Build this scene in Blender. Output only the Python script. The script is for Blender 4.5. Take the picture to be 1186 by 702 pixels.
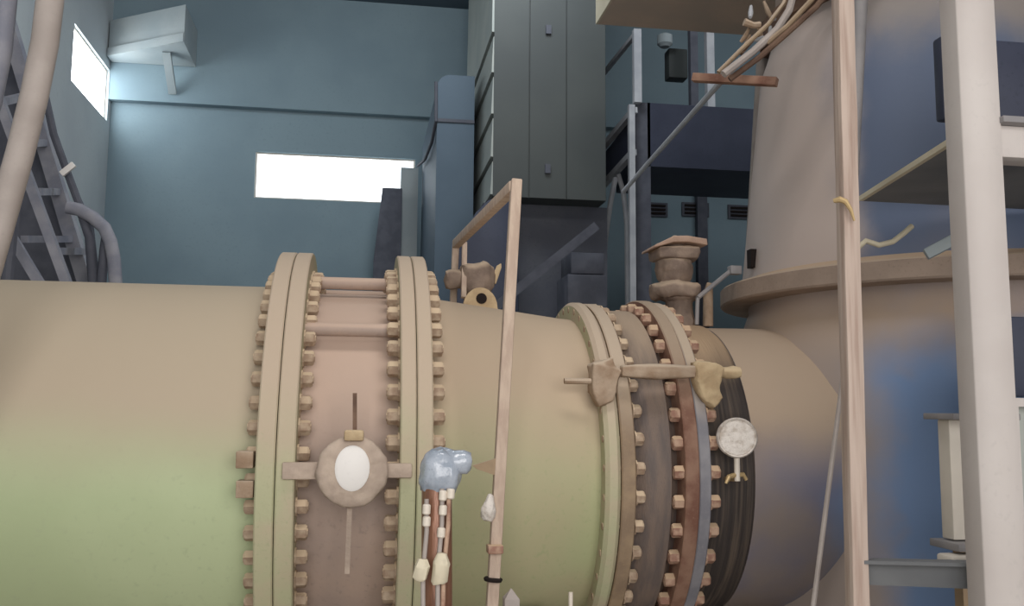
import bpy, bmesh, math, random
from mathutils import Vector, Matrix, noise
random.seed(7)
V = Vector
PI = math.pi
for o in list(bpy.data.objects):
    bpy.data.objects.remove(o)
scene = bpy.context.scene
COL = scene.collection

# ------------------------------------------------------------------ camera
FPX = 1100.0
YAW, PITCH, ROLL = math.radians(9.0), math.radians(6.5), math.radians(0.45)
CAM = V((0, 0, 1.6))
cd = V((math.sin(YAW) * math.cos(PITCH), math.cos(YAW) * math.cos(PITCH), math.sin(PITCH)))
r0 = V((math.cos(YAW), -math.sin(YAW), 0))
u0 = r0.cross(cd)
cu = math.cos(ROLL) * u0 - math.sin(ROLL) * r0
cr = math.cos(ROLL) * r0 + math.sin(ROLL) * u0
cam_data = bpy.data.cameras.new('camera')
cam_data.sensor_width = 36.0
cam_data.lens = 36.0 * FPX / 1186.0
cam_data.clip_end = 200
cam = bpy.data.objects.new('camera', cam_data)
COL.objects.link(cam)
M3 = Matrix((cr, cu, -cd)).transposed()
cam.matrix_world = Matrix.Translation(CAM) @ M3.to_4x4()
scene.camera = cam


def at(px, py, Y):
    """world point seen at photo pixel (px, py) on the plane y = Y"""
    v = cd + cr * ((px - 593) / FPX) + cu * ((351 - py) / FPX)
    return CAM + v * (Y / v.y)


# ------------------------------------------------------------------ world, lights, exposure
world = bpy.data.worlds.new('world')
scene.world = world
world.use_nodes = True
world.node_tree.nodes['Background'].inputs[0].default_value = (0.80, 0.88, 1.0, 1)
world.node_tree.nodes['Background'].inputs[1].default_value = 0.5


def area(name, loc, target, sx, sy, power, color):
    d = bpy.data.lights.new(name, 'AREA')
    d.shape = 'RECTANGLE'
    d.size, d.size_y, d.energy, d.color = sx, sy, power, color
    o = bpy.data.objects.new(name, d)
    o.location = loc
    o.rotation_euler = (V(target) - V(loc)).to_track_quat('-Z', 'Y').to_euler()
    COL.objects.link(o)
    return o


area('door_daylight', (1.0, -3.7, 2.9), (1.2, 6, 1.9), 7.0, 4.6, 430, (1.0, 0.955, 0.91))
area('hall_lamp', (0.6, 2.2, 7.3), (0.6, 4.6, 0), 3.0, 1.2, 120, (1.0, 0.955, 0.91))
area('rear_fill', (1.0, 8.0, 7.4), (-1.2, 12.5, 1.0), 3.0, 1.2, 140, (0.88, 0.95, 1.0))  # added fill that brightens the left and back walls, no visible fixture
area('platform_fill', (6.4, 9.4, 7.4), (4.2, 13.0, 2.0), 2.4, 1.0, 45, (0.92, 0.96, 1.0))  # added fill that lifts the dim wall below the platform
vs = scene.view_settings
vs.view_transform = 'Standard'
vs.look = 'None'
vs.exposure = 0.0
vs.gamma = 1.0
vs.use_curve_mapping = False


# ------------------------------------------------------------------ materials
def lin(c):
    return tuple(((x / 255) / 12.92 if x / 255 <= 0.04045 else ((x / 255 + 0.055) / 1.055) ** 2.4) for x in c) + (1,)


MATS = {}


def mat(name, c, rough=0.7, metal=0.0, c2=None, scale=4.0, stretch=(1, 1, 1), lo=0.35, hi=0.65,
        dust=None, dlo=0.1, dhi=0.5, dn=0.25, dscale=2.0, bump=0.0, bscale=30.0, grain=0.03, spec=0.3, grads=()):
    """painted or bare surface: colour c varied towards c2 by noise, dust settling on faces that look up"""
    m = bpy.data.materials.new(name)
    m.use_nodes = True
    nt = m.node_tree
    N, L = nt.nodes, nt.links
    b = N['Principled BSDF']
    b.inputs['Roughness'].default_value = rough
    b.inputs['Metallic'].default_value = metal
    b.inputs['Specular IOR Level'].default_value = spec
    geo = N.new('ShaderNodeNewGeometry')
    mp = N.new('ShaderNodeMapping')
    mp.inputs['Scale'].default_value = stretch
    L.new(geo.outputs['Position'], mp.inputs['Vector'])

    def nz(sc, det=4):
        t = N.new('ShaderNodeTexNoise')
        t.inputs['Scale'].default_value = sc
        t.inputs['Detail'].default_value = det
        L.new(mp.outputs[0], t.inputs['Vector'])
        return t

    def ramp(src, a, z):
        r = N.new('ShaderNodeMapRange')
        r.interpolation_type = 'SMOOTHSTEP'
        r.inputs[1].default_value, r.inputs[2].default_value = a, z
        L.new(src, r.inputs[0])
        return r.outputs[0]

    def mix(f, a, z):
        x = N.new('ShaderNodeMix')
        x.data_type = 'RGBA'
        L.new(f, x.inputs[0])
        for i, s in ((6, a), (7, z)):
            if isinstance(s, tuple):
                x.inputs[i].default_value = s
            else:
                L.new(s, x.inputs[i])
        return x.outputs[2]

    col = lin(c)
    if c2 is not None:
        col = mix(ramp(nz(scale).outputs[0], lo, hi), col, lin(c2))
    for ax, a, z, gc in grads:
        sp_ = N.new('ShaderNodeSeparateXYZ')
        L.new(geo.outputs['Position'], sp_.inputs[0])
        mg = N.new('ShaderNodeMath')
        mg.operation = 'MULTIPLY_ADD'
        L.new(nz(2.3, 5).outputs[0], mg.inputs[0])
        mg.inputs[1].default_value = abs(z - a) * 1.5
        L.new(sp_.outputs[ax], mg.inputs[2])
        o_ = abs(z - a) * .75
        col = mix(ramp(mg.outputs[0], a + o_, z + o_), col, lin(gc))
    if grain:
        fine = nz(scale * 9 + 20, 3)
        g = tuple(max(0, v * (1 - grain * 4)) for v in (lin(c)[:3])) + (1,)
        col = mix(ramp(fine.outputs[0], 0.55, 0.8), col, g)
    if dust is not None:
        sep = N.new('ShaderNodeSeparateXYZ')
        L.new(geo.outputs['Normal'], sep.inputs[0])
        nd = nz(dscale)
        ma = N.new('ShaderNodeMath')
        ma.operation = 'MULTIPLY_ADD'
        L.new(nd.outputs[0], ma.inputs[0])
        ma.inputs[1].default_value = dn * 2
        L.new(sep.outputs[2], ma.inputs[2])
        f = ramp(ma.outputs[0], dlo + dn, dhi + dn)
        col = mix(f, col, lin(dust))
        rr = N.new('ShaderNodeMapRange')
        rr.inputs[3].default_value, rr.inputs[4].default_value = rough, 0.9
        L.new(f, rr.inputs[0])
        L.new(rr.outputs[0], b.inputs['Roughness'])
    if isinstance(col, tuple):
        b.inputs['Base Color'].default_value = col
    else:
        L.new(col, b.inputs['Base Color'])
    if bump:
        bn = N.new('ShaderNodeBump')
        bn.inputs['Strength'].default_value = bump
        bn.inputs['Distance'].default_value = 0.01
        L.new(nz(bscale).outputs[0], bn.inputs['Height'])
        L.new(bn.outputs[0], b.inputs['Normal'])
    MATS[name] = m
    return m


def glow(name, c, s):
    m = bpy.data.materials.new(name)
    m.use_nodes = True
    b = m.node_tree.nodes['Principled BSDF']
    b.inputs['Base Color'].default_value = (0.8, 0.8, 0.8, 1)
    b.inputs['Emission Color'].default_value = c
    b.inputs['Emission Strength'].default_value = s
    MATS[name] = m
    return m


TAN = (192, 174, 154)
TAN2 = (172, 152, 132)
mat('green_paint', (186, 197, 158), 0.5, c2=(178, 190, 150), scale=1.3, dust=(186, 171, 150), dlo=-0.10, dhi=0.42, dn=0.16, dscale=1.3, bump=0.05)
mat('green_paint_dusty', (172, 176, 136), 0.55, c2=(176, 170, 136), scale=1.6, dust=(191, 171, 148), dlo=-0.25, dhi=0.55, dn=0.2, dscale=1.2, bump=0.05)
mat('flange_green', (178, 178, 144), 0.6, c2=(184, 172, 146), scale=5, dust=TAN, dlo=-0.1, dhi=0.5, dn=0.25, dscale=3, bump=0.15)
mat('spool_paint', (166, 148, 138), 0.6, c2=(178, 156, 142), scale=2.2, dust=(196, 172, 156), dlo=0.0, dhi=0.5, dn=0.25, bump=0.1)
mat('dust_metal', TAN2, 0.85, c2=(150, 126, 104), scale=9, dust=(192, 174, 154), dlo=0.0, dhi=0.6, dn=0.3, dscale=8, bump=0.5, bscale=40)
mat('dust_dark', (146, 128, 114), 0.85, c2=(120, 104, 94), scale=9, dust=(178, 158, 138), dlo=0.1, dhi=0.7, dn=0.3, dscale=8, bump=0.5, bscale=40)
mat('dust_cap', (176, 148, 130), 0.85, c2=(160, 134, 118), scale=12, dust=(190, 164, 146), bump=0.4, bscale=50)
mat('indicator_tan', (192, 174, 158), 0.75, c2=(176, 158, 144), scale=14, bump=0.5, bscale=30)
mat('conduit_grey', (140, 132, 126), 0.7, c2=(126, 118, 114), scale=6)
mat('pale_dust', (196, 174, 140), 0.85, c2=(176, 152, 120), scale=12, dust=(206, 184, 150), bump=0.5, bscale=50)
mat('bolt_tan', (184, 164, 142), 0.7, c2=(156, 132, 112), scale=25, dust=(210, 188, 160), dlo=0.2, dhi=0.7, bump=0.3)
mat('bolt_rust', (188, 158, 136), 0.7, c2=(150, 112, 96), scale=25, dust=(206, 178, 148), dlo=0.2, dhi=0.7, bump=0.3)
mat('rust_flange', (150, 118, 100), 0.7, c2=(120, 84, 70), scale=8, dust=TAN2, dlo=0.25, dhi=0.75, dn=0.3, bump=0.3)
mat('brown_flange', (160, 138, 112), 0.7, c2=(138, 118, 98), scale=8, dust=TAN, dlo=0.1, dhi=0.6, dn=0.3, bump=0.3)
mat('valve_grey', (104, 94, 90), 0.6, c2=(124, 108, 98), scale=4, stretch=(6, 1, 1), dust=TAN2, dlo=0.3, dhi=0.95, dn=0.3, bump=0.3)
mat('blue_ring', (150, 148, 152), 0.5, c2=(128, 127, 134), scale=6, dust=TAN, dlo=0.2, dhi=0.6, dn=0.2, bump=0.2)
mat('rubber_dark', (66, 60, 58), 0.6, c2=(104, 92, 82), scale=3.2, stretch=(14, 1, 0.5), lo=0.4, hi=0.75, dust=(184, 158, 130), dlo=0.5, dhi=0.85, dn=0.12, dscale=0.8, bump=0.4, bscale=8)
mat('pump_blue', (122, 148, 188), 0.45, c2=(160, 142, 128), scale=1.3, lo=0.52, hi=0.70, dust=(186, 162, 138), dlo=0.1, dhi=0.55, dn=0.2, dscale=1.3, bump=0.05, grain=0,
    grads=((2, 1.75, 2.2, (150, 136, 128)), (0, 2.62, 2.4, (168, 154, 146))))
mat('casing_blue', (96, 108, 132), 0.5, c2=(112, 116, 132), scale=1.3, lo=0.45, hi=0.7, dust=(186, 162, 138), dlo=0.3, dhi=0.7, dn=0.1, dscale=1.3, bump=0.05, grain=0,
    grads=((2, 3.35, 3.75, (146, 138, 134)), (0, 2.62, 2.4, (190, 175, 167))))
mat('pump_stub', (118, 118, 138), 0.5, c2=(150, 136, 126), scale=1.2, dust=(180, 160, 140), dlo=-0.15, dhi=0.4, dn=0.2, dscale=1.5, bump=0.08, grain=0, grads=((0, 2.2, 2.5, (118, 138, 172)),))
mat('rim_dust', (148, 131, 118), 0.8, c2=(160, 142, 128), scale=5, dust=(182, 162, 142), bump=0.3)
mat('brown_dark', (98, 76, 64), 0.8, c2=(120, 96, 80), scale=10, bump=0.3)
mat('wood_post', (190, 172, 160), 0.7, c2=(164, 142, 130), scale=5, stretch=(7, 7, 0.35), lo=0.4, hi=0.7, bump=0.4, bscale=9)
mat('white_paint', (198, 191, 187), 0.5, c2=(190, 182, 178), scale=2.5, bump=0.04, grain=0.02)
mat('cream_paint', (214, 204, 180), 0.6, c2=(200, 190, 166), scale=3)
mat('off_white', (226, 218, 206), 0.5, c2=(214, 206, 194), scale=3, grain=0.02)
mat('grey_steel', (150, 146, 146), 0.5, c2=(132, 130, 132), scale=5)
mat('plate_grey', (122, 124, 126), 0.7, c2=(104, 106, 110), scale=2)
mat('navy', (56, 60, 76), 0.5, c2=(62, 66, 82), scale=3)
mat('dark_steel', (80, 82, 92), 0.7, c2=(88, 90, 98), scale=3)
mat('black_hole', (34, 26, 24), 0.9)
mat('wall_teal', (134, 153, 162), 0.85, c2=(126, 145, 155), scale=0.8, bump=0.1, grain=0.03)
mat('wall_pale', (196, 202, 204), 0.85, c2=(186, 192, 196), scale=0.8, grain=0.03)
mat('wall_front', (170, 170, 165), 0.9)
mat('ceiling_paint', (84, 98, 108), 0.9, c2=(76, 90, 100), scale=1)
mat('floor_concrete', (176, 170, 160), 0.85, c2=(160, 152, 144), scale=2, bump=0.2)
mat('cabinet_grey', (76, 80, 79), 0.6, c2=(71, 75, 75), scale=1.2, grain=0.02)
mat('panel_grey', (168, 172, 166), 0.6, c2=(156, 162, 158), scale=2, grain=0.02)
mat('duct_blue', (84, 100, 114), 0.6, c2=(78, 94, 108), scale=1.5, grain=0.02)
mat('stair_steel', (150, 150, 158), 0.6, c2=(128, 130, 142), scale=6)
mat('stair_dark', (92, 94, 104), 0.7, c2=(80, 82, 92), scale=6)
mat('hose_pink', (174, 164, 158), 0.6, c2=(162, 152, 146), scale=6)
mat('rail_steel', (188, 190, 194), 0.6, c2=(172, 174, 180), scale=5)
mat('brown_board', (206, 182, 162), 0.8, c2=(190, 172, 156), scale=1.5)
mat('sheet_grey', (168, 176, 178), 0.7, c2=(156, 166, 170), scale=2)
mat('frame_wood', (200, 180, 162), 0.7, c2=(182, 160, 144), scale=8, stretch=(4, 4, 1), bump=0.3)
mat('copper_pole', (146, 104, 82), 0.28, metal=0.35, c2=(116, 80, 64), scale=6, stretch=(5, 5, 0.5), bump=0.2, spec=0.6)
mat('cable_white', (222, 212, 198), 0.4, spec=0.5)
mat('cable_green', (180, 190, 160), 0.5)
mat('bag_plastic', (150, 160, 174), 0.18, c2=(176, 184, 196), scale=14, bump=0.5, bscale=25, spec=0.8)
mat('foil', (228, 220, 212), 0.5, c2=(196, 184, 172), scale=26, lo=0.45, hi=0.7, bump=0.9, bscale=40, grain=0.12)
mat('brass', (198, 172, 128), 0.45, metal=0.4)
mat('dial_white', (238, 234, 230), 0.4, grain=0.01)
glow('daylight_pane', (0.86, 0.94, 1.0, 1), 3.2)
glow('daylight_side', (0.90, 0.97, 1.0, 1), 8.0)


# ------------------------------------------------------------------ mesh helpers
class MB:
    def __init__(s):
        s.v, s.f = [], []

    def add(s, vs_, fs_):
        n = len(s.v)
        s.v += [V(p) for p in vs_]
        s.f += [tuple(i + n for i in f) for f in fs_]
        return s

    def box2(s, a, b):
        x0, y0, z0 = [min(a[i], b[i]) for i in range(3)]
        x1, y1, z1 = [max(a[i], b[i]) for i in range(3)]
        return s.add([(x0, y0, z0), (x1, y0, z0), (x1, y1, z0), (x0, y1, z0), (x0, y0, z1), (x1, y0, z1), (x1, y1, z1), (x0, y1, z1)],
                     [(3, 2, 1, 0), (4, 5, 6, 7), (0, 1, 5, 4), (1, 2, 6, 5), (2, 3, 7, 6), (3, 0, 4, 7)])

    def prism(s, poly, vec):
        """polygon extruded by vec"""
        n = len(poly)
        vec = V(vec)
        p = [V(q) for q in poly]
        return s.add(p + [q + vec for q in p], [tuple(range(n - 1, -1, -1)), tuple(range(n, 2 * n))] + [(i, (i + 1) % n, n + (i + 1) % n, n + i) for i in range(n)])

    def beam(s, p, q, w, h, up=(0, 0, 1)):
        p, q = V(p), V(q)
        d = (q - p).normalized()
        side = d.cross(V(up))
        if side.length < 1e-4:
            side = d.cross(V((0, 1, 0)))
        side.normalize()
        u = side.cross(d)
        a, b = side * w / 2, u * h / 2
        return s.prism([p - a - b, p + a - b, p + a + b, p - a + b], q - p)

    def tube(s, pts, r, n=10):
        pts = [V(p) for p in pts]
        rad = r if isinstance(r, (list, tuple)) else [r] * len(pts)
        m = len(pts)
        t0 = (pts[1] - pts[0]).normalized()
        ref = V((0, 0, 1)) if abs(t0.z) < 0.9 else V((1, 0, 0))
        a = t0.cross(ref).normalized()
        vs_, fs_ = [], []
        for i in range(m):
            t = (pts[min(i + 1, m - 1)] - pts[max(i - 1, 0)]).normalized()
            a = (a - t * a.dot(t)).normalized()
            b = t.cross(a)
            for k in range(n):
                an = 2 * PI * k / n
                vs_.append(pts[i] + (a * math.cos(an) + b * math.sin(an)) * rad[i])
        for i in range(m - 1):
            for k in range(n):
                k2 = (k + 1) % n
                fs_.append((i * n + k, i * n + k2, (i + 1) * n + k2, (i + 1) * n + k))
        fs_.append(tuple(range(n - 1, -1, -1)))
        fs_.append(tuple(range((m - 1) * n, m * n)))
        return s.add(vs_, fs_)

    def lathe(s, prof, o, axis=(0, 0, 1), n=48, closed=False):
        """profile of (distance along axis, radius)"""
        o, ax = V(o), V(axis).normalized()
        ref = V((0, 0, 1)) if abs(ax.z) < 0.9 else V((1, 0, 0))
        a = ax.cross(ref).normalized()
        b = ax.cross(a)
        vs_, fs_ = [], []
        m = len(prof)
        for t, r in prof:
            for k in range(n):
                an = 2 * PI * k / n
                vs_.append(o + ax * t + (a * math.cos(an) + b * math.sin(an)) * r)
        rng = range(m) if closed else range(m - 1)
        for i in rng:
            j = (i + 1) % m
            for k in range(n):
                k2 = (k + 1) % n
                fs_.append((i * n + k, i * n + k2, j * n + k2, j * n + k))
        if not closed:
            fs_.append(tuple(range(n - 1, -1, -1)))
            fs_.append(tuple(range((m - 1) * n, m * n)))
        return s.add(vs_, fs_)

    def disp(s, amp, sc):
        for i, p in enumerate(s.v):
            s.v[i] = p + noise.noise_vector(p * sc) * amp
        return s


WL = {}


def wl(o):
    return WL[o.name]


def link(name, data, world_loc, parent=None, rot=None):
    o = bpy.data.objects.new(name, data)
    COL.objects.link(o)
    WL[o.name] = V(world_loc)
    if parent is not None:
        o.parent = parent
        o.location = V(world_loc) - wl(parent)
    else:
        o.location = world_loc
    if rot is not None:
        o.rotation_euler = rot
    return o


def build(name, mb, material, parent=None, base=False, bevel=0.0, ang=38, rough=0.0, cuts=3):
    lo = V([min(p[i] for p in mb.v) for i in range(3)])
    hi = V([max(p[i] for p in mb.v) for i in range(3)])
    c = (lo + hi) / 2
    if base:
        c.z = lo.z
    me = bpy.data.meshes.new(name)
    me.from_pydata([p - c for p in mb.v], [], mb.f)
    bm = bmesh.new()
    bm.from_mesh(me)
    bmesh.ops.remove_doubles(bm, verts=bm.verts, dist=1e-6)
    bmesh.ops.recalc_face_normals(bm, faces=bm.faces)
    if bevel:
        ed = [e for e in bm.edges if len(e.link_faces) == 2 and e.calc_face_angle(0) > math.radians(50)]
        bmesh.ops.bevel(bm, geom=ed, offset=bevel, segments=2, affect='EDGES', profile=0.5)
    if rough:
        bmesh.ops.triangulate(bm, faces=[f for f in bm.faces if len(f.verts) > 4])
        bmesh.ops.subdivide_edges(bm, edges=bm.edges[:], cuts=cuts, use_grid_fill=True, smooth=.3)
        bm.normal_update()
        for v in bm.verts:
            w_ = v.co + c
            v.co += v.normal * (noise.noise(w_ * 18) + .6 * noise.noise(w_ * 45)) * rough
        ang = 60
    bm.to_mesh(me)
    bm.free()
    me.polygons.foreach_set('use_smooth', [True] * len(me.polygons))
    me.set_sharp_from_angle(angle=math.radians(ang))
    me.materials.append(MATS[material])
    return link(name, me, c, parent)


def tag(o, label, cat, group=None):
    o['label'] = label
    o['category'] = cat
    if group:
        o['group'] = group
    return o


def thing(name, loc, label, cat, group=None):
    o = link(name, None, loc)
    o.empty_display_size = 0.1
    return tag(o, label, cat, group)


def struct(name, mb, material, parent=None, bevel=0.0):
    o = build(name, mb, material, parent, bevel=bevel)
    if parent is None:
        o['kind'] = 'structure'
    return o


def lug(name, material, parent, mb):
    return build(name, mb, material, parent, bevel=0.004)


# ------------------------------------------------------------------ the room
XL, XR, YB, YF, ZC = -3.65, 8.6, 14.0, -4.0, 7.7
struct('floor', MB().box2((XL - .3, YF - .3, -.2), (XR + .3, YB + .3, 0)), 'floor_concrete')
struct('ceiling', MB().box2((XL - .3, YF - .3, ZC), (XR + .3, YB + .3, ZC + .2)), 'ceiling_paint')
# back wall around its window
wa, wb = at(296, 175, YB), at(480, 237, YB)
wx0, wx1, wz0, wz1 = wa.x, wb.x, at(370, 232, YB).z, at(390, 180, YB).z
m = MB()
m.box2((XL, YB, 0), (wx0, YB + .3, ZC)).box2((wx1, YB, 0), (XR, YB + .3, ZC))
m.box2((wx0, YB, 0), (wx1, YB + .3, wz0)).box2((wx0, YB, wz1), (wx1, YB + .3, ZC))
struct('wall_back', m, 'wall_teal')
zb = at(330, 126, YB - .14).z
struct('trim_1', MB().box2((XL, YB - .14, zb), (XR, YB, ZC)), 'wall_teal')
# left wall around its window
sy0, sy1 = 12.15, 13.85
pA = at(70, 92, 12.15)
sz0 = 1.6 + (pA.z - 1.6)
sz1 = at(78, 26, 12.15).z
m = MB()
m.box2((XL - .3, YF, 0), (XL, sy0, ZC)).box2((XL - .3, sy1, 0), (XL, YB + .3, ZC))
m.box2((XL - .3, sy0, 0), (XL, sy1, sz0)).box2((XL - .3, sy0, sz1), (XL, sy1, ZC))
struct('wall_left', m, 'wall_pale')
struct('wall_right', MB().box2((XR, YF, 0), (XR + .3, YB + .3, ZC)), 'wall_pale')
# front wall with a wide doorway behind the photographer
m = MB()
m.box2((XL, YF - .3, 0), (-2.8, YF, ZC)).box2((4.8, YF - .3, 0), (XR, YF, ZC)).box2((-2.8, YF - .3, 5.4), (4.8, YF, ZC))
struct('wall_front', m, 'wall_front')


def win(name, x0, x1, y0, y1, z0, z1, axis, pane):
    w = link(name, None, ((x0 + x1) / 2, (y0 + y1) / 2, z0))
    w['kind'] = 'structure'
    f = MB()
    t = .025
    if axis == 'y':
        ym = (y0 + y1) / 2
        f.box2((x0, ym - .03, z0), (x1, ym + .03, z0 + t)).box2((x0, ym - .03, z1 - t), (x1, ym + .03, z1))
        f.box2((x0, ym - .03, z0 + t), (x0 + t, ym + .03, z1 - t)).box2((x1 - t, ym - .03, z0 + t), (x1, ym + .03, z1 - t))
        build('window_frame', f, 'off_white', w)
        build('pane', MB().box2((x0 + t, ym - .01, z0 + t), (x1 - t, ym + .01, z1 - t)), pane, w)
    else:
        xm = (x0 + x1) / 2
        f.box2((xm - .03, y0, z0), (xm + .03, y1, z0 + t)).box2((xm - .03, y0, z1 - t), (xm + .03, y1, z1))
        f.box2((xm - .03, y0, z0 + t), (xm + .03, y0 + t, z1 - t)).box2((xm - .03, y1 - t, z0 + t), (xm + .03, y1, z1 - t))
        build('window_frame', f, 'off_white', w)
        build('pane', MB().box2((xm - .01, y0 + t, z0 + t), (xm + .01, y1 - t, z1 - t)), pane, w)
    return w


win('window_1', wx0, wx1, YB + .02, YB + .12, wz0, wz1, 'y', 'daylight_pane')
win('window_2', XL - .12, XL - .02, sy0, sy1, sz0, sz1, 'x', 'daylight_side')

# ------------------------------------------------------------------ the pipeline (axis along X)
AY, AZ = 5.2, 1.3


def ring(x0, x1, ri, ro, ch=0.006, n=96):
    return MB().lathe([(x0, ri), (x0, ro - ch), (x0 + ch, ro), (x1 - ch, ro), (x1, ro - ch), (x1, ri)], (0, AY, AZ), (1, 0, 0), n, closed=True)


def shell(prof, n=96):
    return MB().lathe(prof, (0, AY, AZ), (1, 0, 0), n)


def bolt_mesh(name, half, nut_r, nut_h, material, tail=0.02, left=True):
    m = MB()
    m.lathe([(-half - (nut_h + tail if left else .006), nut_r * .55), (half + nut_h + tail, nut_r * .55)], (0, 0, 0), (1, 0, 0), 8)
    for sgn in ((-1, 1) if left else (1,)):
        a, b = sgn * half, sgn * (half + nut_h)
        m.lathe([(a, nut_r * 1.25), (a + sgn * nut_h * .15, nut_r * 1.25)], (0, 0, 0), (1, 0, 0), 10)
        m.lathe([(a + sgn * nut_h * .15, nut_r), (b - sgn * nut_h * .15, nut_r), (b, nut_r * .85)], (0, 0, 0), (1, 0, 0), 6)
    me = bpy.data.meshes.new(name)
    me.from_pydata(m.v, [], m.f)
    bm = bmesh.new()
    bm.from_mesh(me)
    bmesh.ops.recalc_face_normals(bm, faces=bm.faces)
    bm.to_mesh(me)
    bm.free()
    me.materials.append(MATS[material])
    return me


def bolts(parent, me, x, r, count, phase=0.0):
    for k in range(count):
        a = 2 * PI * (k + phase) / count
        link('bolt', me, (x, AY - r * math.cos(a), AZ + r * math.sin(a)), parent, (a + random.uniform(-.3, .3), 0, 0))


F1 = at(348, 292, AY).x
F2 = at(473, 297, AY).x
R1, RF = 0.945, 1.13
# left main
t = thing('green_pipe', ((XL + F1) / 2, AY, AZ - R1), 'long green pipe at the left, tan dust over its upper half', 'pipe')
build('shell', shell([(XL + .005, R1), (F1 - .08, R1)]), 'green_paint', t)
fl = build('flange', ring(F1 - .08, F1 - .002, R1, RF), 'flange_green', t)
for k, yy in enumerate((532, 566)):
    p = at(289, yy, AY - RF + .08)
    lug('clip', 'dust_metal', t, MB().box2(p - V((.05, .05, .035)), p + V((.02, .05, .035))))
# spool between the flanges
sp = thing('spool_piece', ((F1 + F2) / 2, AY, AZ - R1), 'short pinkish tan spool between two tall bolted flanges', 'pipe')
build('shell', shell([(F1 + .08, R1 - .03), (F2 - .07, R1 - .03)]), 'spool_paint', sp)
fa = build('flange', ring(F1 + .002, F1 + .08, R1 - .03, RF), 'flange_green', sp)
fb = build('flange', ring(F2 - .07, F2 - .002, R1 - .03, RF), 'flange_green', sp)
bm1 = bolt_mesh('bolt', .08, .034, .05, 'bolt_tan', .004)
bolts(fa, bm1, F1, .995, 56)
bm2 = bolt_mesh('bolt', .07, .036, .055, 'bolt_tan', .004)
bolts(fb, bm2, F2, 1.02, 56, .4)
for a in (74, 43, 106, 137):
    a = math.radians(a)
    y, z = AY - .985 * math.cos(a), AZ + .985 * math.sin(a)
    build('tie_rod', MB().tube([(F1 + .08, y, z), (F2 - .07, y, z)], .032, 14), 'spool_paint', sp)
# reducer
X3 = 1.20
rd = thing('tapered_pipe', ((F2 + X3) / 2, AY, AZ - .9), 'green tapered pipe under the wooden hoop frame, dusty on top', 'pipe')
build('shell', shell([(F2 + .07, .905), (F2 + .17, .90), (X3 - .13, .815), (X3 - .07, .81)]), 'green_paint_dusty', rd)
build('flange', ring(F2 + .002, F2 + .07, .905, RF), 'flange_green', rd)
f3 = build('flange', ring(X3 - .075, X3 - .002, .80, .905, .018), 'flange_green', rd)
# lifting eye on its top
p = at(556, 350, AY)
ey = build('lifting_eye', MB().prism([(p.x + .095 * math.cos(a), AY - .02, p.z - .03 + .11 * math.sin(a)) for a in [i * PI / 12 for i in range(13)]]
           + [(p.x - .11, AY - .02, p.z - .1), (p.x + .11, AY - .02, p.z - .1)], (0, .04, 0)), 'pale_dust', rd)
build('eye_hole', MB().lathe([(-.024, .03), (.024, .03)], (p.x + .005, AY, p.z + .018), (0, 1, 0), 16), 'black_hole', ey)
# butterfly valve
X4 = 1.55
va = thing('butterfly_valve', (1.38, AY, AZ - .9), 'dark grey wafer valve clamped between two bolted flange rings', 'valve')
build('body', shell([(X3 + .07, .80), (X3 + .12, .84), (X3 + .16, .865), (X4 - .10, .865), (X4 - .07, .82), (X4 - .05, .80)]), 'valve_grey', va)
g1 = build('flange', ring(X3 + .002, X3 + .07, .80, .90), 'brown_flange', va)
g2 = build('flange', ring(X4 - .05, X4 + .018, .80, .925), 'rust_flange', va)
bm3 = bolt_mesh('bolt', .072, .032, .045, 'bolt_tan', .004, False)
bolts(g1, bm3, X3, .862, 40, .3)
bm4 = bolt_mesh('bolt', .06, .034, .052, 'bolt_rust', .002)
bolts(g2, bm4, X4 + .018, .872, 40, .15)
# dirty caked dust lumps on the flange crest are carried by the tie bracket below
tb = thing('tie_bracket', (1.4, 4.4, 1.75), 'dusty tie bar with clamp lugs bridging the grey valve', 'bracket')
a = math.radians(30)
ty, tz = AY - .985 * math.cos(a), AZ + .985 * math.sin(a)
build('bar', MB().box2((X3 + .01, ty - .03, tz - .026), (X4 + .02, ty + .02, tz + .026)), 'dust_metal', tb, bevel=.006, rough=.006, cuts=5)
build('rod', MB().tube([(X4 + .06, ty, tz), (X4 + .15, ty, tz), (X4 + .25, ty, tz)], .026, 12), 'pale_dust', tb, rough=.006, cuts=2)
build('rod', MB().tube([(X3 - .26, ty + .01, tz - .05), (X3 - .06, ty + .01, tz - .05)], .014, 8), 'dust_metal', tb)
lm = MB().prism([(X4 + .02, ty - .04, tz + .05), (X4 + .12, ty - .04, tz + .045), (X4 + .16, ty - .04, tz + .02), (X4 + .14, ty - .04, tz - .06),
                 (X4 + .145, ty - .04, tz - .12), (X4 + .11, ty - .04, tz - .17), (X4 + .06, ty - .04, tz - .14), (X4 + .02, ty - .04, tz - .04)], (0, .10, 0))
build('clamp_lug', lm, 'pale_dust', tb, bevel=.010, rough=.012)
lm = MB().prism([(X3 - .13, ty - .02, tz + .03), (X3 - .04, ty - .02, tz + .06), (X3 + .01, ty - .02, tz), (X3 - .03, ty - .02, tz - .14), (X3 - .1, ty - .02, tz - .17), (X3 - .13, ty - .02, tz - .1)], (0, .10, 0))
build('clamp_lug', lm, 'dust_metal', tb, bevel=.010, rough=.012)
# dark sleeve
X5 = 1.90
sl = thing('dark_sleeve', ((X4 + X5) / 2, AY, AZ - .8), 'blackened streaky pipe sleeve behind the white round gauge', 'pipe')
build('shell', shell([(X4 + .08, .795), (X5 - .03, .795), (X5, .775)]), 'rubber_dark', sl)
build('flange', ring(X4 + .02, X4 + .078, .79, .915), 'blue_ring', sl)

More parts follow.
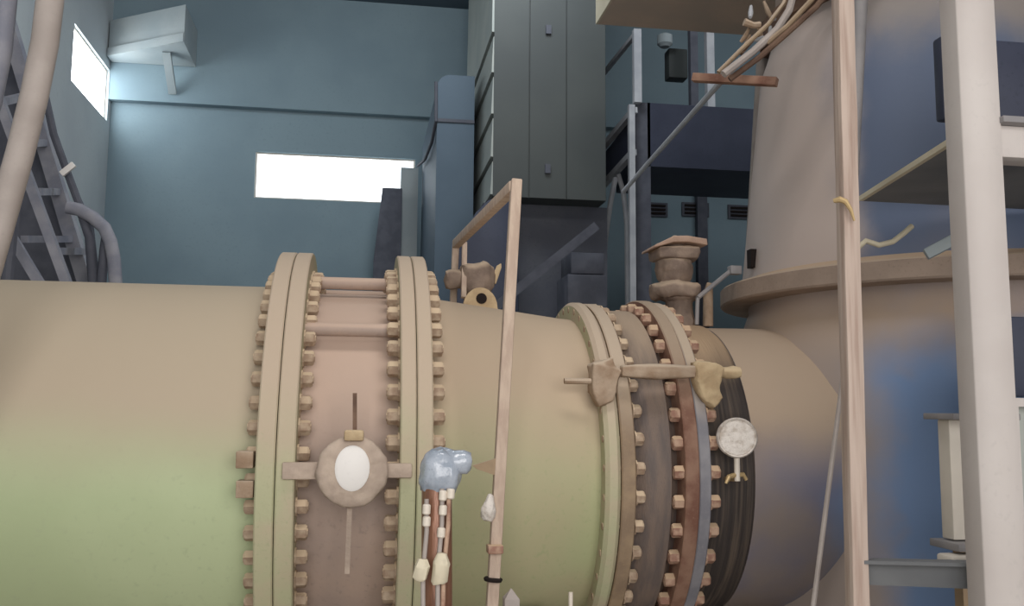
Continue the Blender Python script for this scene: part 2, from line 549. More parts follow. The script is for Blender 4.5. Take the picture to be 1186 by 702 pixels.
# ------------------------------------------------------------------ pump (vertical axis)
PX, PY, PZ = 3.44, 5.2, 2.25
pu = thing('vertical_pump', (PX, PY, 0), 'big dusty blue pump with a tapered casing standing behind the posts', 'pump')
build('volute', MB().lathe([(0, 1.32), (.1, 1.32), (.12, 1.25), (1.75, 1.245), (1.95, 1.22), (2.1, 1.17), (PZ - .04, 1.13), (PZ, 1.13)], (PX, PY, 0), (0, 0, 1), 96), 'pump_blue', pu)
build('inlet', shell([(X5, .78), (2.65, .785)]), 'pump_stub', pu)
rim = build('rim', MB().lathe([(PZ, 1.10), (PZ, 1.29), (PZ + .01, 1.30), (PZ + .10, 1.30), (PZ + .11, 1.29), (PZ + .12, 1.1)], (PX, PY, 0), (0, 0, 1), 96), 'rim_dust', pu)
ZT = 3.93
cs = build('casing', MB().lathe([(PZ + .12, 1.21), (PZ + .15, 1.165), (3.7, 1.025), (ZT - .12, .985), (ZT, .95)], (PX, PY, 0), (0, 0, 1), 96), 'casing_blue', pu)
build('collar', MB().lathe([(ZT, 1.02), (ZT + .09, 1.04), (ZT + .1, .9)], (PX, PY, 0), (0, 0, 1), 72), 'brown_dark', pu)
build('motor', MB().lathe([(ZT + .1, .92), (ZT + .9, .92), (ZT + 1.0, .8)], (PX, PY, 0), (0, 0, 1), 72), 'rim_dust', pu)
# slot near the casing's foot
a = math.radians(176)
p = V((PX + 1.155 * math.cos(a), PY + 1.155 * math.sin(a), PZ + .26))
build('slot', MB().box2(p - V((.03, .03, .055)), p + V((.03, .03, .055))), 'black_hole', cs)
# conduit standing against the casing
q0, q1 = at(868, 318, 5.75), at(884, 70, 5.75)
q0.z = PZ + .1
build('conduit', MB().tube([q0, q0.lerp(q1, .5), q1], .045, 12), 'conduit_grey', pu)

# ------------------------------------------------------------------ fittings on the pipeline
# air valve on the dark sleeve
c = at(783, 375, AY)
cx = c.x
av = thing('air_valve', (cx, AY, AZ + .78), 'dust caked air valve with a flat cap beside the bolted ring', 'valve')


def zat(py):
    return at(783, py, AY).z


build('neck', MB().lathe([(zat(384), .085), (zat(350), .075), (zat(345), .11)], (cx + .02, AY, 0), (0, 0, 1), 20), 'dust_dark', av, rough=.008, cuts=2)
build('flange', MB().lathe([(zat(346), .12), (zat(342), .14), (zat(332), .14), (zat(327), .09)], (cx, AY, 0), (0, 0, 1), 20).disp(.015, 14), 'dust_dark', av, rough=.008, cuts=2)
build('bulb', MB().lathe([(zat(330), .07), (zat(322), .095), (zat(312), .105), (zat(303), .10), (zat(299), .09)], (cx - .01, AY, 0), (0, 0, 1), 24).disp(.012, 12), 'dust_dark', av, rough=.008, cuts=2)
build('bonnet', MB().box2((cx - .13, AY - .11, zat(302)), (cx + .11, AY + .11, zat(289))), 'dust_dark', av, bevel=.015, rough=.012)
zc_ = zat(285)
cp = build('cap', MB().prism([(cx - .165, AY - .13, zc_ - .035), (cx - .16, AY - .13, zc_ - .02), (cx - .05, AY - .13, zc_ + .035), (cx + .03, AY - .13, zc_ + .04), (cx + .145, AY - .13, zc_ + .025), (cx + .15, AY - .13, zc_ - .012),
                              (cx + .03, AY - .13, zc_ + .004), (cx - .05, AY - .13, zc_ + .0)], (0, .26, 0)), 'dust_cap', av, bevel=.006)
build('cap_nut', MB().lathe([(zc_ + .035, .02), (zc_ + .055, .02), (zc_ + .06, .012)], (cx, AY, 0), (0, 0, 1), 6), 'bolt_tan', cp)
build('cap_stud', MB().tube([(cx, AY, zat(292)), (cx, AY, zc_ + .03)], .05, 10), 'dust_dark', cp)

# thin sensing line
sn = thing('sensing_line', at(818, 378, 5.1), 'thin grey sensing tube rising to a small box by the casing', 'tube')
a0, a1, a2 = at(807, 376, 5.1), at(808, 345, 5.1), at(846, 314, 5.2)
build('riser', MB().tube([a0, a1], .012, 8), 'grey_steel', sn)
build('arm', MB().tube([a1, a2], .014, 8), 'grey_steel', sn)
build('head', MB().box2(a2 - V((.01, .03, .02)), a2 + V((.06, .03, .03))), 'grey_steel', sn, bevel=.006)
st = at(820, 378, 5.2)
build('stub', MB().tube([st, at(820, 340, 5.2), at(822, 328, 5.2)], [.03, .028, .018], 10), 'dust_metal', sn)

# white round gauge on the dark sleeve
gp = at(853, 507, 4.27)
ga = thing('pressure_gauge', gp - V((0, 0, .2)), 'round white gauge on a short stem before the dark sleeve', 'gauge')
gax = V((-.25, -1, 0)).normalized()
cas = build('case', MB().lathe([(-.03, .075), (-.025, .092), (.02, .094), (.03, .088), (.022, .08), (.022, .001)], gp, gax, 40), 'foil', ga)
build('dial', MB().lathe([(.0225, .080), (.026, .079)], gp, gax, 40), 'foil', cas)
build('stem', MB().tube([gp - V((0, 0, .085)), gp - V((0, 0, .20))], .014, 10), 'cable_white', ga)
h = gp - V((0, 0, .165))
ck = build('cock', MB().tube([h - V((.06, .01, .045)), h - V((.045, .01, .015)), h - V((.02, 0, .01)), h + V((.03, 0, -.005)), h + V((.045, 0, -.03))], [.007, .012, .012, .011, .009], 8), 'brass', ga)
build('nipple', MB().tube([gp - V((0, 0, .19)), gp - V((0, -.14, .2))], .012, 8), 'brass', ga)

# large round level indicator on the spool
lp = at(408, 546, 4.02)
li = thing('level_indicator', lp - V((0, 0, .15)), 'large round pale indicator with white centre on the pinkish spool', 'gauge')
gax = V((0, -1, .05)).normalized()
cas = build('case', MB().lathe([(-.10, .06), (-.04, .12), (-.03, .142), (.01, .146), (.025, .138), (.032, .10), (.034, .085), (.030, .001)], lp, gax, 48), 'indicator_tan', li, rough=.006, cuts=1)
dl = MB().lathe([(.030, .075), (.040, .074), (.046, .06)], lp + V((0, 0, .012)), gax, 32)
for i, pnt in enumerate(dl.v):
    dl.v[i] = V((lp.x + (pnt.x - lp.x) * .95, pnt.y, lp.z + .012 + (pnt.z - lp.z - .012) * 1.25))
build('dial', dl, 'dial_white', cas)
top = at(410, 505, 4.0)
build('knob', MB().box2(top - V((.04, .03, .02)), top + V((.04, .02, .025))), 'pale_dust', li, bevel=.01)
build('pointer', MB().beam(at(411, 504, 4.1), at(411, 456, 4.14),   .018, .02, (0, 1, 0)), 'brown_dark', li)  # upper rod, its dark brown paints in a shadowed slit
build('pointer', MB().beam(at(405, 588, 4.05), at(402, 664, 4.08), .02, .02, (0, 1, 0)), 'indicator_tan', li)
build('arm', MB().box2((F1 + .03, lp.y + .03, lp.z - .035), (lp.x, lp.y + .07, lp.z + .035)), 'indicator_tan', li, bevel=.006)
build('arm', MB().box2((lp.x, lp.y + .03, lp.z - .03), (F2 - .02, lp.y + .07, lp.z + .03)), 'indicator_tan', li, bevel=.006)

# hoop frame straddling the tapered pipe
n0, n1 = at(598, 216, 4.05), at(570, 702, 3.95)
nf = n1 + (n1 - n0) * ((n1.z) / (n0.z - n1.z))
b0 = at(528, 283, 5.55)
hf = thing('hoop_frame', (nf.x, nf.y, 0), 'tan timber hoop frame rising over the green tapered pipe', 'frame')
build('front_post', MB().beam(nf, n0 + V((0, 0, .03)), .048, .05, (0, 1, 0)), 'frame_wood', hf, bevel=.006)
build('top_bar', MB().beam(n0 + V((-.01, .0, .0)), b0, .045, .05), 'frame_wood', hf, bevel=.006)
b1 = at(524, 350, 5.75)
build('rear_post', MB().beam(b0 + V((0, .0, .02)), (b1.x, b1.y + .7, 0), .04, .045, (0, 1, 0)), 'frame_wood', hf, bevel=.006)
b2 = at(538, 285, 5.5)
build('rear_stay', MB().beam(b2 + V((0, 0, .02)), at(537, 345, 5.4), .03, .03, (0, 1, 0)), 'frame_wood', hf, bevel=.004)
k = at(566, 590, 3.93)
kb = build('clip', MB().lathe([(-.05, .014), (-.03, .03), (.0, .034), (.03, .022), (.055, .014), (.06, .006)], k, (0.15, 0, 1), 10).disp(.012, 20), 'foil', hf)
k = at(573, 635, 3.94)
build('band', MB().box2(k - V((.032, .035, .02)), k + V((.032, .03, .015))), 'bolt_rust', hf, bevel=.006)
k = at(571, 672, 3.94)
build('wire_tie', MB().lathe([(-.005, .036), (.005, .04), (.01, .036)], k, (.1, 0, 1), 12), 'black_hole', hf)
k = at(553, 538, 3.96)
k2 = at(574, 534, 3.96)
build('bracket_leaf', MB().prism([k2 + V((0, 0, .01)), k + V((-.02, 0, -.005)), k + V((.0, 0, -.02)), k2 + V((0, 0, -.06))], (0, .02, 0)), 'brown_flange', hf)

# small valve fitting under the hoop
vf = thing('drain_cock', at(552, 350, 5.5), 'small dusty valve fitting under the hoop frame bar', 'valve')
q = at(552, 330, 5.5)
build('body', MB().lathe([(-.17, .06), (-.06, .075), (-.02, .10), (.06, .105), (.10, .10), (.115, .06)], q, (0, 0, 1), 20).disp(.02, 9), 'dust_dark', vf, rough=.012, cuts=1)
build('port', MB().lathe([(-.16, .05), (-.12, .06), (-.05, .055), (.05, .05)], q + V((-.02, 0, .03)), (1, 0, 0), 16).disp(.01, 9), 'dust_dark', vf, rough=.012, cuts=1)
e = at(578, 316, 5.5)
build('lever', MB().prism([e + V((-.05, -.02, -.05)), e + V((-.02, -.02, -.07)), e + V((.012, -.02, .03)), e + V((.01, -.02, .055)), e + V((-.015, -.02, .04))], (0, .03, 0)), 'pale_dust', vf, bevel=.004)

# ------------------------------------------------------------------ bagged instrument in front of the pipe
bp = at(510, 548, 3.3)
bg = thing('bagged_instrument', (bp.x - .02, 3.3, 0), 'instrument wrapped in bluish plastic on a shiny brown pole', 'instrument')
m = MB()
n_, r_ = 22, 30
prof = []
for i in range(n_ + 1):
    ph = PI * i / n_
    prof.append((-.088 * math.cos(ph), max(.002, .072 * math.sin(ph) ** .8)))
m.lathe(prof, bp, (.08, 0, 1), r_)
s2 = [(-.03, .03), (.04, .04), (.085, .042), (.105, .03), (.11, .004)]
m.lathe(s2, bp + V((.0, 0, .035)), (1, -.2, .05), 20)
for i, pnt in enumerate(m.v):
    nv = noise.noise(pnt * 22) * .010 + noise.noise(pnt * 55) * .006
    m.v[i] = pnt + (pnt - bp).normalized() * nv
build('bag', m, 'bag_plastic', bg, ang=70)
pt = at(506, 566, 3.3)
pb = at(506, 702, 3.28)
pd = (pb - pt)
pb2 = pt + pd * (pt.z / (-pd.z))
build('pole', MB().tube([pt, pb, pb2], .052, 16), 'copper_pole', bg)
for (xa, ya, xb, w, mt) in ((494, 578, 490, .008, 'hose_pink'), (512, 566, 507, .008, 'hose_pink'), (520, 566, 513, .008, 'bolt_rust')):
    c0, c1 = at(xa, ya, 3.235), at(xb, 702, 3.215)
    c2_ = c1 + (c1 - c0) * .35
    build('cable', MB().tube([c0, c0.lerp(c1, .3) + V((.004, 0, 0)), c0.lerp(c1, .7) - V((.004, 0, 0)), c1, c2_], w, 10), mt, bg)
for (xa, ya, w, h_) in ((488, 660, .024, .034), (510, 659, .026, .05)):
    c0 = at(xa, ya, 3.2)
    build('tag', MB().lathe([(-h_, w * .7), (-h_ * .8, w), (h_ * .2, w), (h_ * .4, w * 1.05), (h_, w * .6)], c0, (.1, 0, 1), 10).disp(.008, 30), 'cream_paint', bg)
for (xa, ya) in ((494, 590), (494, 604), (513, 574), (513, 591), (522, 572), (511, 617)):
    c0 = at(xa, ya, 3.225)
    build('ferrule', MB().lathe([(-.017, .010), (-.013, .014), (.013, .014), (.017, .010)], c0, (.05, 0, 1), 10), 'cable_white', bg)

# markers low in front of the tapered pipe
p = at(592, 690, 3.9)
m = MB().box2((p.x - .03, p.y - .03, 0), (p.x + .03, p.y + .03, p.z - .01))
q4 = [(p.x - .03, p.y - .03, p.z - .01), (p.x + .03, p.y - .03, p.z - .01), (p.x + .03, p.y + .03, p.z - .01), (p.x - .03, p.y + .03, p.z - .01), (p.x, p.y, p.z + .03)]
m.add(q4, [(0, 1, 4), (1, 2, 4), (2, 3, 4), (3, 0, 4)])
tag(build('pointed_stake', m, 'hose_pink', base=True), 'short pale stake with a pointed top beside the hoop frame post', 'stake')
p = at(661, 686, 3.9)
tag(build('thin_rod', MB().tube([(p.x, p.y, 0), (p.x, p.y, p.z)], .009, 8), 'cable_white', base=True), 'thin white rod standing before the green tapered pipe', 'rod')

# saddles that carry the pipe (below the frame)
for x, r in ((-2.2, R1), (-.9, R1), (.75, .87)):
    pts = [(x - .15, AY - .6, 0), (x - .15, AY + .6, 0), (x - .15, AY + .6, AZ - math.sqrt(r * r - .36))]
    for i in range(1, 8):
        yy = .6 - 1.2 * i / 8
        pts.append((x - .15, AY + yy, AZ - math.sqrt(r * r - yy * yy) - .002))
    pts.append((x - .15, AY - .6, AZ - math.sqrt(r * r - .36)))
    struct('trim_2', MB().prism(pts, (.3, 0, 0)), 'floor_concrete')

# ------------------------------------------------------------------ posts and boxes at the right
p0, p1 = at(976, 0, 3.2), at(993, 702, 3.2)
dv = (p0 - p1) / (p0.z - p1.z)
pb_, pt_ = p1 - dv * p1.z, p1 + dv * (ZC - p1.z)
wp = thing('timber_post', (pb_.x, pb_.y, 0), 'rough pinkish timber post in front of the blue pump', 'post')
pm = MB()
w = .062
segs = 40
vs_, fs_ = [], []
for i in range(segs + 1):
    c = pb_.lerp(pt_, i / segs)
    jx, jw = noise.noise(V((0, 0, i * .5))) * .006, 1 + noise.noise(V((5, 0, i * .6))) * .10
    for sx, sy in ((-1, -1), (1, -1), (1, 1), (-1, 1)):
        vs_.append(c + V((jx + sx * w / 2 * jw, sy * w / 2, 0)))
for i in range(segs):
    for k in range(4):
        fs_.append((i * 4 + k, i * 4 + (k + 1) % 4, (i + 1) * 4 + (k + 1) % 4, (i + 1) * 4 + k))
fs_ += [(3, 2, 1, 0), tuple(segs * 4 + k for k in range(4))]
pm.add(vs_, fs_)
build('shaft', pm, 'wood_post', wp, bevel=.004)
k = at(982, 235, 3.16)
build('wire_knot', MB().tube([k + V((-.055, 0, .005)), k + V((-.04, -.015, .008)), k + V((-.02, -.02, 0)), k + V((.0, -.02, -.03)), k + V((.012, -.02, -.07))], [.008, .012, .01, .007, .004], 8), 'brass', wp)

p0, p1 = at(998, -20, 3.5), at(989, 150, 3.5)
tag(build('grey_pipe', MB().tube([p0 + (p0 - p1) * ((ZC - p0.z) / (p0.z - p1.z)), p0, p1, p1 + (p1 - p0) * .3], .028, 12), 'grey_steel'), 'pale grey pipe slanting behind the timber post near the ceiling', 'pipe')

p0, p1 = at(981, 400, 3.55), at(942, 702, 3.45)
dv = (p0 - p1) / (p0.z - p1.z)
tag(build('leaning_rod', MB().tube([p1 - dv * p1.z, p1, p0], .010, 8), 'hose_pink', base=True), 'thin pale rod leaning against the timber post', 'rod')

# white column, a channel section with a lip
p0, p1 = at(1119, 0, 2.8), at(1155, 702, 2.8)
dv = (p0 - p1) / (p0.z - p1.z)
cb, ct = p1 - dv * p1.z, p1 + dv * (ZC - p1.z)
cw = .122
wc = thing('white_column', (cb.x, cb.y, 0), 'thick white steel column with welded crossbeam at right edge', 'column')
build('shaft', MB().prism([cb + V((-cw / 2, -.03, 0)), cb + V((-cw / 2 + .04, -.06, 0)), cb + V((cw / 2, -.06, 0)), cb + V((cw / 2, .06, 0)), cb + V((-cw / 2, .06, 0))], ct - cb), 'white_paint', wc, bevel=.004)
bz0, bz1 = at(1165, 186, 2.8).z, at(1165, 150, 2.8).z
bx = at(1145, 165, 2.8).x
build('crossbeam', MB().box2((bx, 2.76, bz0), (bx + 1.6, 2.86, bz1)), 'white_paint', wc, bevel=.004)
build('beam_lip', MB().box2((bx, 2.72, bz1), (bx + 1.6, 2.88, bz1 + .02)), 'grey_steel', wc)
# end post carrying the crossbeam (beyond the frame)
build('end_post', MB().box2((bx + 1.6, 2.75, 0), (bx + 1.72, 2.87, bz1 + .4)), 'white_paint', wc)
# grey strut between post and column
s0, s1 = at(1006, 664, 3.2), at(1128, 668, 2.92)
gs = thing('grey_strut', s0.lerp(s1, .5) - V((0, 0, .04)), 'grey steel strut low between timber post and white column', 'beam')
build('web', MB().beam(s0, s1, .03, .075), 'plate_grey', gs)
build('top_flange', MB().beam(s0 + V((0, 0, .042)), s1 + V((0, 0, .042)), .09, .012), 'plate_grey', gs)

# dark cabinet behind the column, high
c0, c1 = at(1088, 42, 3.35), at(1094, 138, 3.35)
dk = thing('dark_cabinet', ((c0.x + c0.x + .9) / 2, 3.5, c1.z), 'navy box mounted high behind the white column', 'cabinet')
zt_, zb_ = at(1120, 43, 3.35).z, at(1120, 139, 3.35).z
build('body', MB().box2((c0.x + .005, 3.35, zb_), (c0.x + 1.3, 3.41, zt_)), 'navy', dk, bevel=.012)
build('bracket', MB().box2((c0.x + .12, 3.38, zt_), (c0.x + .18, 3.44, ZC)), 'dark_steel', dk)
build('bracket', MB().box2((c0.x + .7, 3.38, zt_), (c0.x + .76, 3.44, ZC)), 'dark_steel', dk)
# platform plate beside the pump
zA = at(1000, 233, 4.0).z
A_ = at(1000, 233, 4.0)


def atz(px, py, z):
    v = cd + cr * ((px - 593) / FPX) + cu * ((351 - py) / FPX)
    return CAM + v * ((z - CAM.z) / v.z)


B_ = atz(1112, 163, zA)
C_ = B_ + (B_ - A_) * .08
pl = thing('side_platform', (2.6, 3.9, zA), 'grey platform plate seen from below between post and column', 'platform')
build('plate', MB().prism([A_, C_, (C_.x + 2.0, C_.y + .2, zA), (A_.x + 2.8, A_.y + .05, zA)], (0, 0, .012)), 'plate_grey', pl)
build('edge_angle', MB().beam(A_ + V((-.01, 0, .012)), C_ + V((-.01, 0, .012)), .02, .022), 'cream_paint', pl)
build('leg', MB().box2((C_.x + 1.9, C_.y + .3, 0), (C_.x + 1.98, C_.y + .38, zA)), 'grey_steel', pl)
# hose and bar lying on the pump rim
hs = [at(990, 290, 4.0), at(1003, 279, 3.98), at(1018, 284, 3.97), at(1034, 280, 3.96), at(1047, 270, 3.97), at(1056, 262, 3.98)]
tag(build('pale_hose', MB().tube(hs, .013, 10), 'cream_paint'), 'short pale hose curling above the pump rim', 'hose')
tag(build('pale_bar', MB().beam(at(1072, 295, 3.85), at(1135, 262, 3.75), .05, .05), 'sheet_grey', bevel=.006), 'pale grey bar lying on the pump rim beside the white column', 'bar')

# white switch box with a small roof
wz = thing('switch_box', at(1125, 640, 3.1), 'white switch box with a flat roof behind the white column', 'box')
x0_, x1_ = at(1102, 560, 3.1).x, at(1160, 560, 3.1).x
zt_, zb_ = at(1100, 486, 3.1).z, at(1100, 626, 3.1).z
build('body', MB().box2((x0_, 3.1, zb_), (x1_, 3.17, zt_)), 'off_white', wz, bevel=.006)
build('roof', MB().prism([(x0_ - .035, 3.02, zt_), (x1_ + .03, 3.02, zt_), (x1_ + .03, 3.2, zt_), (x0_ - .035, 3.2, zt_)], (0, 0, .022)), 'grey_steel', wz, bevel=.003)
build('shelf', MB().box2((x0_ - .03, 3.03, zb_ - .03), (x1_ + .03, 3.2, zb_ - .004)), 'grey_steel', wz, bevel=.003)
build('stand', MB().box2((x0_ + .06, 3.15, 0), (x0_ + .11, 3.2, zb_ - .03)), 'brown_flange', wz)
j0, j1 = at(1100, 644, 3.02), at(1140, 674, 3.02)
build('junction_box', MB().box2((j0.x, 3.0, j1.z), (j1.x, 3.1, j0.z)), 'off_white', wz, bevel=.01)
# white frame and dark panel right of the column
q0, q1 = at(1168, 461, 3.0), at(1200, 702, 3.0)
wf = thing('white_panel_frame', (q0.x + .3, 3.02, 0), 'white framed panel cut by the right picture edge', 'panel')
build('frame_rail', MB().box2((q0.x, 2.98, q0.z - .03), (q0.x + .7, 3.05, q0.z)), 'white_paint', wf)
build('frame_post', MB().box2((q0.x, 2.98, 0), (q0.x + .022, 3.05, q0.z - .03)), 'white_paint', wf)
build('panel', MB().box2((q0.x + .022, 3.03, 0), (q0.x + .7, 3.045, q0.z - .03)), 'panel_grey', wf)
d0, d1 = at(1150, 366, 3.25), at(1150, 459, 3.25)
dp = thing('dark_display', (d0.x + .3, 3.3, 0), 'dark navy panel right of the white column at mid height', 'panel')
build('screen', MB().box2((d0.x, 3.25, d1.z), (d0.x + .8, 3.33, d0.z)), 'navy', dp, bevel=.006)
build('support', MB().box2((d0.x + .3, 3.34, 0), (d0.x + .36, 3.4, d0.z)), 'grey_steel', dp)

# ------------------------------------------------------------------ cables and clutter on the pump top
def sweep(px, Y, r, mt, label, name='cable', cat='cable', group=None, n=8, head=(), tail=()):
    pts = [V(q) for q in head] + [at(a, b, y) for (a, b), y in zip(px, Y)] + [V(q) for q in tail]
    return tag(build(name, MB().tube(pts, r, n), mt), label, cat, group)


sweep([(838, 86), (872, 60), (900, 34), (914, 12), (921, -12)], (4.5, 4.5, 4.5, 4.5, 4.6), .020, 'hose_pink', 'pale cable climbing across the pump collar, lightest of the bundle', tail=[(PX - .55, PY - .74, ZT + .55)])
sweep([(832, 84), (862, 54), (890, 28), (908, 4), (914, -14)], (4.6, 4.6, 4.6, 4.6, 4.7), .012, 'brown_flange', 'thin brown cable nearest the clutter in the collar bundle', tail=[(PX - .55, PY - .74, ZT + .55)])
sweep([(845, 92), (880, 66), (912, 38), (945, 8), (960, -10)], (4.55, 4.5, 4.45, 4.4, 4.4), .016, 'brown_dark', 'dark brown cable following the pump collar edge', tail=[(PX - .55, PY - .74, ZT + .55)])
sweep([(888, 50), (912, 30), (940, 0), (950, -14)], (4.5, 4.45, 4.4, 4.4), .014, 'brown_flange', 'slim tan cable on the pump collar under the bundle', tail=[(PX - .55, PY - .74, ZT + .55)])
tag(build('cable_bracket', MB().beam(at(803, 90, 4.9), at(900, 95, 4.6), .05, .045), 'rust_flange', bevel=.004), 'rusty brown bracket arm jutting left from the pump casing', 'bracket')
cl = thing('junction_clutter', at(880, 28, 4.7), 'pale cluster of small cable glands above the pump collar', 'fitting')
g = at(868, 28, 4.7)
build('gland', MB().tube([g + V((-.03, 0, .01)), g + V((.02, 0, -.005)), g + V((.06, 0, .0))], [.022, .018, .02], 8), 'dust_metal', cl)
for i in range(9):
    g = at(random.uniform(862, 900), random.uniform(6, 52), 4.75)
    d_ = V((random.uniform(-.04, .04), random.uniform(-.02, .02), random.uniform(-.02, .04)))
    build('gland', MB().tube([g - d_, g, g + d_ + V((0, 0, .02))], [.010, .014, .008], 7), random.choice(['dust_metal', 'rail_steel']), cl)
build('tray', MB().beam(at(858, 62, 4.8), at(905, 8, 4.8), .03, .02), 'brown_dark', cl)

# diagonal pipe from the platform to the pump top
sweep([(722, 222), (748, 192), (790, 145), (830, 100), (850, 78)], (8.2, 7.6, 6.6, 5.7, 5.3), .020, 'rail_steel', 'pale diagonal pipe from platform post up to the pump collar', 'diagonal_pipe', 'pipe')

# ------------------------------------------------------------------ hanging slab above the platform
hz = at(690, 28, 8.0).z
hx = at(690, 28, 8.0).x
hb = thing('hanging_slab', (hx + 2, 7.4, hz), 'brown bottomed slab with a cream edge hanging at top centre', 'slab')
build('board', MB().box2((hx + .02, 6.85, hz), (hx + 4.2, 8.0, hz + .05)), 'brown_board', hb)
build('edge', MB().box2((hx, 6.83, hz), (hx + .02, 8.0, hz + .45)), 'cream_paint', hb)
build('deck', MB().box2((hx + .02, 6.85, hz + .05), (hx + 4.2, 8.0, hz + .45)), 'plate_grey', hb)
for dx in (.3, 3.8):
    build('hanger', MB().tube([(hx + dx, 7.4, hz + .45), (hx + dx, 7.4, ZC)], .03, 8), 'dark_steel', hb)

# ------------------------------------------------------------------ platform with railings behind
YN, YFR = 10.5, 11.9
pfm = thing('railed_platform', at(740, 300, YN) * 1, 'grey steel platform with railing behind the pump, dark fascia', 'platform')


def pbeam(nm, a, b, ya, yb, w, mt='rail_steel'):
    build(nm, MB().beam(at(*a, ya), at(*b, yb), w, w), mt, pfm)


zdk0, zdk1 = at(800, 195, YN).z, at(800, 122, YN).z
xdk = at(750, 150, YN).x
build('fascia', MB().box2((xdk, YN, zdk0), (xdk + 4.5, YFR, zdk1)), 'navy', pfm)
c0 = at(745, 200, YN)
build('column', MB().box2((c0.x - .09, YN, 0), (c0.x + .09, YN + .18, zdk1)), 'stair_dark', pfm)
c1_ = at(732, 200, YN - .1)
build('post', MB().box2((c1_.x - .035, YN - .12, 0), (c1_.x + .035, YN - .05, at(735, 125, YN).z)), 'rail_steel', pfm)
u = at(738, 34, YN - .1)
build('post', MB().box2((u.x - .045, YN - .12, at(737, 122, YN).z), (u.x + .045, YN - .04, u.z)), 'rail_steel', pfm)
l0 = at(690, 180, YFR)
build('post', MB().box2((l0.x - .03, YFR - .03, 0), (l0.x + .03, YFR + .03, l0.z)), 'rail_steel', pfm)
l1 = at(697, 86, YFR)
build('post', MB().box2((l1.x - .025, YFR - .03, at(694, 172, YFR).z), (l1.x + .025, YFR + .03, l1.z)), 'stair_dark', pfm)
pbeam('rail', (697, 88), (738, 37), YFR, YN - .1, .05)
pbeam('rail', (689, 182), (735, 127), YFR, YN - .1, .07)
pbeam('rail', (690, 224), (734, 176), YFR, YN - .1, .07)
e0, e1 = at(692, 203, YFR), at(733, 151, YN)
build('side_fascia', MB().beam(at(692, 203, YFR), at(735, 151, YN + .02), .02, .34), 'navy', pfm)
for pts in ([(713, 206), (707, 235), (701, 280), (697, 360)], [(716, 202), (722, 222), (726, 260), (727, 360)]):
    build('brace', MB().tube([at(a, b, 11.0) for a, b in pts], .032, 8), 'rail_steel', pfm)
# things on the platform
q = at(783, 76, 11.6)
tag(build('wall_box', MB().box2((q.x - .13, 11.5, q.z - .2), (q.x + .13, 11.7, q.z + .2)), 'cabinet_grey', bevel=.02), 'grey box on the platform behind the railing', 'box')
q = at(770, 46, 11.4)
tag(build('white_lamp', MB().lathe([(-.1, .06), (-.06, .1), (.05, .1), (.08, .05)], q, (0, 0, 1), 12), 'sheet_grey'), 'small pale lamp fitting just right of the railing post', 'lamp')
q0 = at(822, 92, 11.3)
fr = thing('door_frame', (q0.x, 11.3, zdk1), 'faint grey door frame on the platform under the hanging slab', 'frame')
x2 = at(803, 92, 11.3).x
build('post', MB().box2((q0.x - .05, 11.25, zdk1), (q0.x + .05, 11.35, at(822, 20, 11.3).z)), 'rail_steel', fr)
build('post', MB().box2((x2 - .05, 11.25, zdk1), (x2 + .05, 11.35, at(803, 20, 11.3).z)), 'stair_dark', fr)
build('lintel', MB().box2((x2 + .05, 11.25, at(812, 30, 11.3).z), (q0.x - .05, 11.35, at(812, 20, 11.3).z)), 'stair_dark', fr)
# back wall fittings below the platform
vx = [(757, 243), (805, 243), (858, 246)]
for i, (a, b) in enumerate(vx):
    q = at(a, b, YB)
    v_ = thing('wall_vent', q, ('dark slotted wall vent nearest the platform column', 'dark slotted wall vent between two others under the platform', 'dark slotted wall vent nearest the pump casing')[i], 'vent', 'vents on the wall under the platform')
    build('frame', MB().box2((q.x - .22, YB - .03, q.z - .11), (q.x + .22, YB - .001, q.z + .11)), 'dark_steel', v_)
    for k in range(3):
        build('slat', MB().box2((q.x - .18, YB - .05, q.z - .075 + k * .06), (q.x + .18, YB - .03, q.z - .045 + k * .06)), 'black_hole', v_)
q = at(812, 260, YB - .05)
tag(build('wall_pilaster', MB().box2((q.x - .08, YB - .12, 0), (q.x + .08, YB - .001, zb - .002)), 'stair_dark', base=True), 'grey wall pilaster seen under the platform fascia', 'pilaster')

# ------------------------------------------------------------------ tall air unit
UN, UF = 10.0, 12.6
ux0, ux1 = at(571, 120, UN).x, at(702, 120, UN).x
uz0 = at(620, 229, UN).z
au = thing('air_unit', ((ux0 + ux1) / 2, (UN + UF) / 2, uz0), 'tall grey cabinet with panelled left side behind the hoop frame', 'cabinet')
build('body', MB().box2((ux0 + .02, UN + .02, uz0), (ux1, UF, ZC - .05)), 'cabinet_grey', au)
seams = [ux0, at(613, 120, UN).x, at(656, 120, UN).x, ux1]
for i in range(3):
    build('front_panel', MB().box2((seams[i] + .008, UN, uz0), (seams[i + 1] - .008, UN + .02, ZC - .05)), 'cabinet_grey', au)
zs = [uz0]
for y_ in (183, 133, 85, 38):
    zs.append(at(568, y_, UN).z)
zs.append(ZC - .05)
for i in range(5):
    a, b = zs[i] + .02, zs[i + 1] - .035
    build('side_panel', MB().prism([(ux0 + .02, UN + .01, a), (ux0 + .02, UN + .01, b), (ux0, UN + .01, b), (ux0 - .018, UN + .01, a)], (0, UF - UN - .02, 0)), 'panel_grey', au)
for (a, b) in ((635, 35), (634, 196)):
    q = at(a, b, UN)
    build('latch', MB().box2((q.x - .03, UN - .03, q.z - .05), (q.x + .03, UN, q.z + .05)), 'dark_steel', au)
tag(build('dark_plinth', MB().box2((ux0 - .05, UN + .35, 0), (ux1 + .1, UF, uz0)), 'dark_steel', base=True), 'dark plinth carrying the tall grey cabinet', 'plinth')
